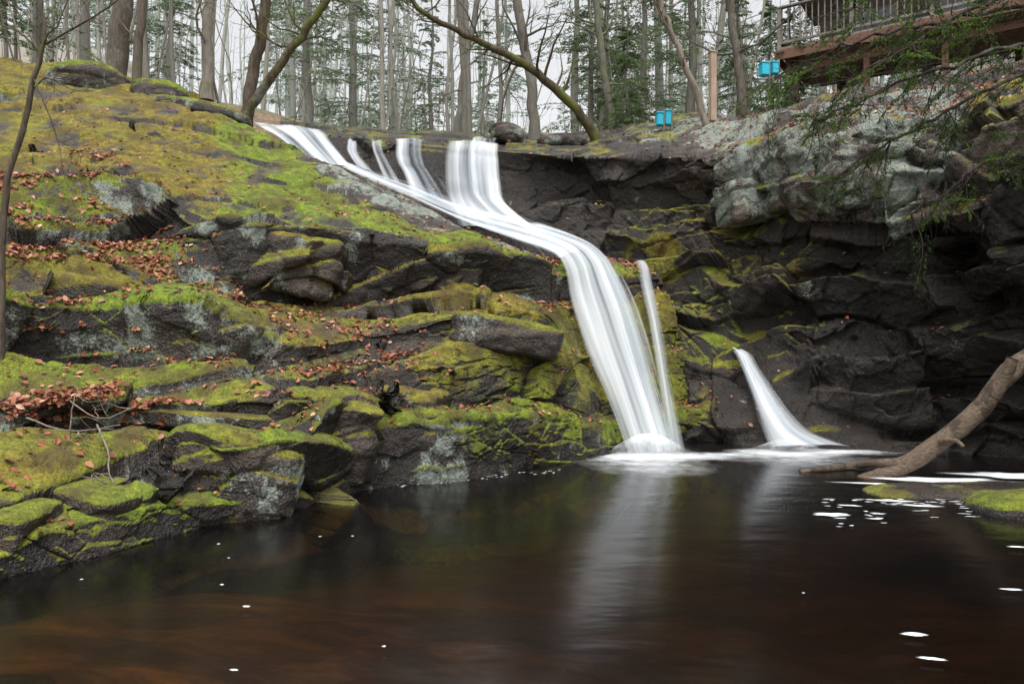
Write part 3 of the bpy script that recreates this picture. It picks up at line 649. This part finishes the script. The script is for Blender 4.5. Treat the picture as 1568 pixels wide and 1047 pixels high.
limbs=[((1790,60,9.5),(1650,10,8.8),(1500,20,8.3),(1380,45,8.0),(1270,80,7.8),(1190,115,7.7)),((1788,-20,9.5),(1640,-60,8.6),(1500,-50,8.0),(1400,-20,7.6),(1290,20,7.4)),
 ((1792,80,9.5),(1680,90,9.0),(1560,120,8.5),(1450,170,8.2),(1350,225,8.0),(1270,275,7.9)),((1790,40,9.5),(1660,50,8.5),(1540,75,8.0),(1420,110,7.7),(1330,150,7.6),(1240,190,7.5)),
 ((1792,110,9.5),(1690,150,9.0),(1600,190,8.7),(1520,240,8.5),(1440,300,8.3),(1390,330,8.2)),((1788,-60,9.4),(1600,-30,8.2),(1480,20,7.7),(1390,70,7.4),(1310,120,7.3))]
for li,Lm in enumerate(limbs):
    A=interp_path(pth(*Lm),6); A=A+rs.randn(*A.shape)*.02; tw.add(A,np.linspace(.035,.007,len(A)),5)
    for j in range(32):
        i=int(len(A)*(.2+.78*rs.rand())); i=min(i,len(A)-2); d=unit(A[i+1]-A[i]); q=unit(d*.8+rs.randn(3)*np.array([.5,.8,.3])+np.array([0,0,-.25]))
        Lb=.35+.55*rs.rand(); B_=[A[i]]
        for s_ in range(5): q=unit(q+rs.randn(3)*.14+np.array([0,0,-.07])); B_.append(B_[-1]+q*Lb/5)
        tw.add(B_,np.linspace(.008,.002,6),3)
        for m_ in range(4): grow(tw,B_[rs.randint(1,5)],unit(q+rs.randn(3)*.7),.2+.25*rs.rand(),.0025,1,-.05,2,.2,3)
        if rs.rand()<.8:
            a,b=sprays(B_,.14,150,.045,.012,.1); VV.append(a);CC.append(b)
tw.out('branches',BARKD,fh); V_=np.concatenate(VV); mesh('needles',V_,np.arange(len(V_)).reshape(-1,4),NEEDLE,smooth=False,fl=np.concatenate(CC),parent=fh)
# ------------------------------------------------------------------ leaf litter
def leaves(name,P_,N_,count,W_,size=(.045,.085)):
    W_=np.nan_to_num(W_); cs=np.cumsum(W_); idx=np.searchsorted(cs,rs.rand(count)*cs[-1]).clip(0,len(P_)-1)
    c=P_[idx]+rs.randn(count,3)*.015; n_=N_[idx]+rs.randn(count,3)*.33; n_[:,2]=np.abs(n_[:,2])+.2
    n_/=np.linalg.norm(n_,axis=1,keepdims=True); a=np.cross(n_,rs.randn(count,3)); a/=np.linalg.norm(a,axis=1,keepdims=True); b=np.cross(n_,a)
    s_=(size[0]+(size[1]-size[0])*rs.rand(count))[:,None]; cu=(rs.rand(count)*.5)[:,None]; c=c+n_*.014
    def q(x,y,z): return c+a*s_*x+b*s_*y+n_*s_*z*cu
    V_=np.stack([q(-.5,0,0),q(-.2,.3,.6),q(.2,.27,.7),q(.55,0,.2),q(.2,-.27,.7),q(-.2,-.3,.6)],1).reshape(-1,3)
    o=np.arange(count)[:,None]*6; Q=np.concatenate([o+np.array([[0,3,2,1]]),o+np.array([[0,5,4,3]])])
    return mesh(name,V_,Q,LITTER,smooth=False,fl=np.repeat(np.clip(rs.beta(2,2.4,count),0,1),6))
base=sm(.55,.85,LN[:,2])*(LP[:,2]>.12)*(LP[:,1]<15)
leaves('leaf_litter',LP,LN,17000,LLEAF*sm(.3,.7,LN[:,2])+.014*base)
leaves('leaf_litter',RP,RN,3500,sm(.4,.7,RN[:,2])*(RP[:,2]>.3)*(.15+sm(7.5,8.5,RV)*sm(1000,1200,RPX)*2))
tb=T()
for a in [((105,700,6.3),(108,640,6.3),(118,600,6.35)),((150,650,6.4),(165,690,6.2),(170,735,6.1),(195,760,5.9)),((60,690,6.3),(110,705,6.2),(165,740,6.0)),((90,600,6.9),(150,640,6.6),(210,620,6.7)),((40,640,6.6),(120,660,6.4),(185,650,6.4))]:
    A=interp_path(pth(*a),4); tb.add(A+rs.randn(*A.shape)*.006,np.linspace(.010,.004,len(A)),5)
    for j in range(4): grow(tb,A[rs.randint(1,len(A))],rs.randn(3)*np.array([1,1,.4]),.3,.005,1,.0,2)
tb.out('fallen_twigs',BARKP)
# ------------------------------------------------------------------ fallen log
def logmat():
    m=M('weathered_log'); P=m.coord(); n=m.noise(P,3.2,5,.7,.6); n2=m.noise(m.scaled(P,(4,9,9)),4,5,.7)
    c=m.ramp(n2,[(.3,(.06,.042,.03)),(.6,(.19,.14,.1)),(.8,(.3,.235,.18))])
    c=m.mix(m.ramp(n,[(.5,0.),(.58,1.)]),c,(.06,.042,.03))
    return m.surf(m.pbsdf(c,.7,n2,.9,.03,.3))
LOG=logmat(); lg=empty('fallen_log')
def knobby(tb,E,r0,r1,k,seed):
    E=np.asarray(E); s_=np.arange(len(E)); r=np.linspace(r0,r1,len(E))
    i0=len(tb.V); tb.add(E,r,k); V_=tb.V[i0]; c=np.repeat(E,k,axis=0)
    tb.V[i0]=c+(V_-c)*(1+.22*fbm(V_*5,3,seed))[:,None]
tb=T(); A=interp_path([onwater(1318,742,-.10),onwater(1345,730,0.),img_pt(1400,703,8.7),img_pt(1460,662,8.6),img_pt(1505,622,8.55),img_pt(1532,585,8.5),img_pt(1562,555,8.5),img_pt(1640,515,8.6),img_pt(1760,480,8.7)],10)
knobby(tb,A,.10,.115,24,3)
knobby(tb,interp_path([img_pt(1520,605,8.5),img_pt(1538,575,8.42),img_pt(1550,549,8.35)],6),.085,.06,16,4)
knobby(tb,interp_path([img_pt(1440,675,8.55),img_pt(1462,674,8.4),img_pt(1476,684,8.3)],4),.035,.02,8,5)
tb.out('trunk',LOG,lg)
tb=T(); E=interp_path([onwater(1225,722,.0),onwater(1260,718,.03),onwater(1310,712,.05),img_pt(1350,709,8.75),img_pt(1400,707,8.75)],6); knobby(tb,E,.03,.06,12,6); tb.out('broken_limb',LOG,lg)
# ------------------------------------------------------------------ deck / house
WOOD=plain('stained_timber',(.09,.04,.022),(.18,.09,.052),(2,2,12),.7); GREYW=plain('grey_timber',(.11,.1,.088),(.25,.225,.2),(2,2,9),.8)
DARKW=plain('dark_siding',(.05,.042,.036),(.11,.09,.078),(1,1,14),.8); GLASS=plain('window_glass',(.05,.06,.07),(.09,.1,.11),(1,1,1),.1); PALEW=plain('pale_new_timber',(.28,.2,.14),(.42,.32,.23),(4,4,1.5),.7)
BLUE=plain('cyan_blue_paint',(.01,.36,.52),(.015,.46,.62),(2,2,2),.4)
def box(name,c,s,rz,mat,parent,bev=.006):
    b=bmesh.new(); bmesh.ops.create_cube(b,size=1.)
    for v_ in b.verts: v_.co=Vector((v_.co.x*s[0],v_.co.y*s[1],v_.co.z*s[2]))
    bmesh.ops.bevel(b,geom=list(b.edges),offset=bev,segments=1,affect='EDGES')
    m_=bpy.data.meshes.new(name); b.to_mesh(m_); b.free(); m_.materials.append(mat)
    o=bpy.data.objects.new(name,m_); sc.collection.objects.link(o); o.location=c; o.rotation_euler=(0,0,rz); o.parent=parent; return o
hz=9.15; p0=np.array([6.95,19.4]); p1=np.array([13.0,15.3]); dv=(p1-p0); LL=np.linalg.norm(dv); dv/=LL; nn=np.array([dv[1]*-1,dv[0]]); ang=math.atan2(dv[1],dv[0])
hc=empty('wooden_cabin')
def at(a,b,z): q=p0+dv*a+nn*b; return (q[0],q[1],z)
box('deck_floor',at(LL/2,1.6,hz+.1),(LL,3.2,.08),ang,GREYW,hc); box('rim_beam',at(LL/2,-.03,hz-.06),(LL,.05,.26),ang,WOOD,hc); box('end_beam',at(-.03,1.6,hz-.06),(.05,3.2,.26),ang,WOOD,hc)
box('lower_beam',at(LL/2,.35,hz-.36),(LL-.3,.1,.2),ang,WOOD,hc)
for i in range(5): box('support_post_%d'%i,at(.4+i*1.7,.35,hz-1.6),(.14,.14,2.3),ang,WOOD,hc); box('rail_post_%d'%i,at(.05+i*1.75,.05,hz+.65),(.1,.1,1.05),ang,GREYW,hc)
box('top_rail',at(LL/2,.05,hz+1.2),(LL,.13,.05),ang,GREYW,hc); box('bottom_rail',at(LL/2,.05,hz+.27),(LL,.04,.07),ang,GREYW,hc)
for i in range(48): box('baluster_%d'%i,at(.12+i*.15,.05,hz+.735),(.03,.03,.86),ang,GREYW,hc,.003)
box('wall',at(LL/2+.4,3.4,hz+1.5),(LL,.15,2.9),ang,DARKW,hc); box('side_wall',at(.98,5.4,hz+1.5),(.15,3.9,2.9),ang,DARKW,hc)
for i in range(3):
    box('window_frame_%d'%i,at(1.9+i*1.9,3.3,hz+1.35),(1.1,.06,1.2),ang,GREYW,hc); box('window_pane_%d'%i,at(1.9+i*1.9,3.262,hz+1.35),(.95,.02,1.05),ang,GLASS,hc,.002); box('window_mullion_%d'%i,at(1.9+i*1.9,3.24,hz+1.35),(.04,.03,1.05),ang,GREYW,hc,.002)
rf=box('roof',at(LL/2,3.8,hz+3.3),(LL+1,6,.15),ang,DARKW,hc)
def bluebox(c,w,h,rz):
    e=empty('blue_trash_can'); x,y,z=c
    box('body',(x,y,z),(w,w,h),rz,BLUE,e,.02); box('lid',(x,y,z+h/2+.02),(w*1.06,w*1.06,.035),rz,BLUE,e,.01); box('post',(x+w*.62,y+.02,z-.1),(.05,.05,h+.4),rz,GREYW,e)
bluebox(img_pt(1010,184,15.6),.14,.25,.2); bluebox(img_pt(1022,182,15.7),.14,.29,.1); bluebox(img_pt(1170,108,17.5),.2,.28,.2); bluebox(img_pt(1186,106,17.6),.16,.26,.1)
po=empty('wooden_post'); c=img_pt(1091,134,15.2); box('shaft',tuple(c),(.13,.13,1.4),.3,PALEW,po,.012); box('cap',(c[0],c[1],c[2]+.715),(.16,.16,.03),.3,PALEW,po,.01)
# ------------------------------------------------------------------ light
w=bpy.data.worlds.new('World'); sc.world=w; w.use_nodes=True; nt=w.node_tree
bg=nt.nodes['Background']; sky=nt.nodes.new('ShaderNodeTexSky'); sky.sky_type='NISHITA'; sky.sun_disc=False
EL,AZ=68,175
sky.sun_elevation=math.radians(EL); sky.sun_rotation=math.radians(AZ); sky.dust_density=5; sky.air_density=1.0; sky.ozone_density=1
hsn=nt.nodes.new('ShaderNodeHueSaturation'); hsn.inputs['Saturation'].default_value=.1; hsn.inputs['Value'].default_value=1.9
nt.links.new(sky.outputs[0],hsn.inputs['Color']); nt.links.new(hsn.outputs[0],bg.inputs[0]); bg.inputs[1].default_value=.15
sd=bpy.data.lights.new('sun','SUN'); sd.energy=1.35; sd.angle=math.radians(24); sd.color=(1,.95,.88)
so=bpy.data.objects.new('sun',sd); sc.collection.objects.link(so)
az=math.radians(AZ); el=math.radians(EL); dr=Vector((math.sin(az)*math.cos(el),math.cos(az)*math.cos(el),math.sin(el))); so.rotation_euler=dr.to_track_quat('Z','Y').to_euler()
# ------------------------------------------------------------------ camera
cd=bpy.data.cameras.new('camera'); cd.lens=36*F/1568; cd.sensor_width=36; cd.clip_end=2500; cd.clip_start=.05
co=bpy.data.objects.new('camera',cd); sc.collection.objects.link(co); co.location=(0,0,EYE); co.rotation_euler=(math.radians(90),0,0); sc.camera=co
sc.view_settings.view_transform='Standard'; sc.view_settings.look='None'; sc.view_settings.exposure=0
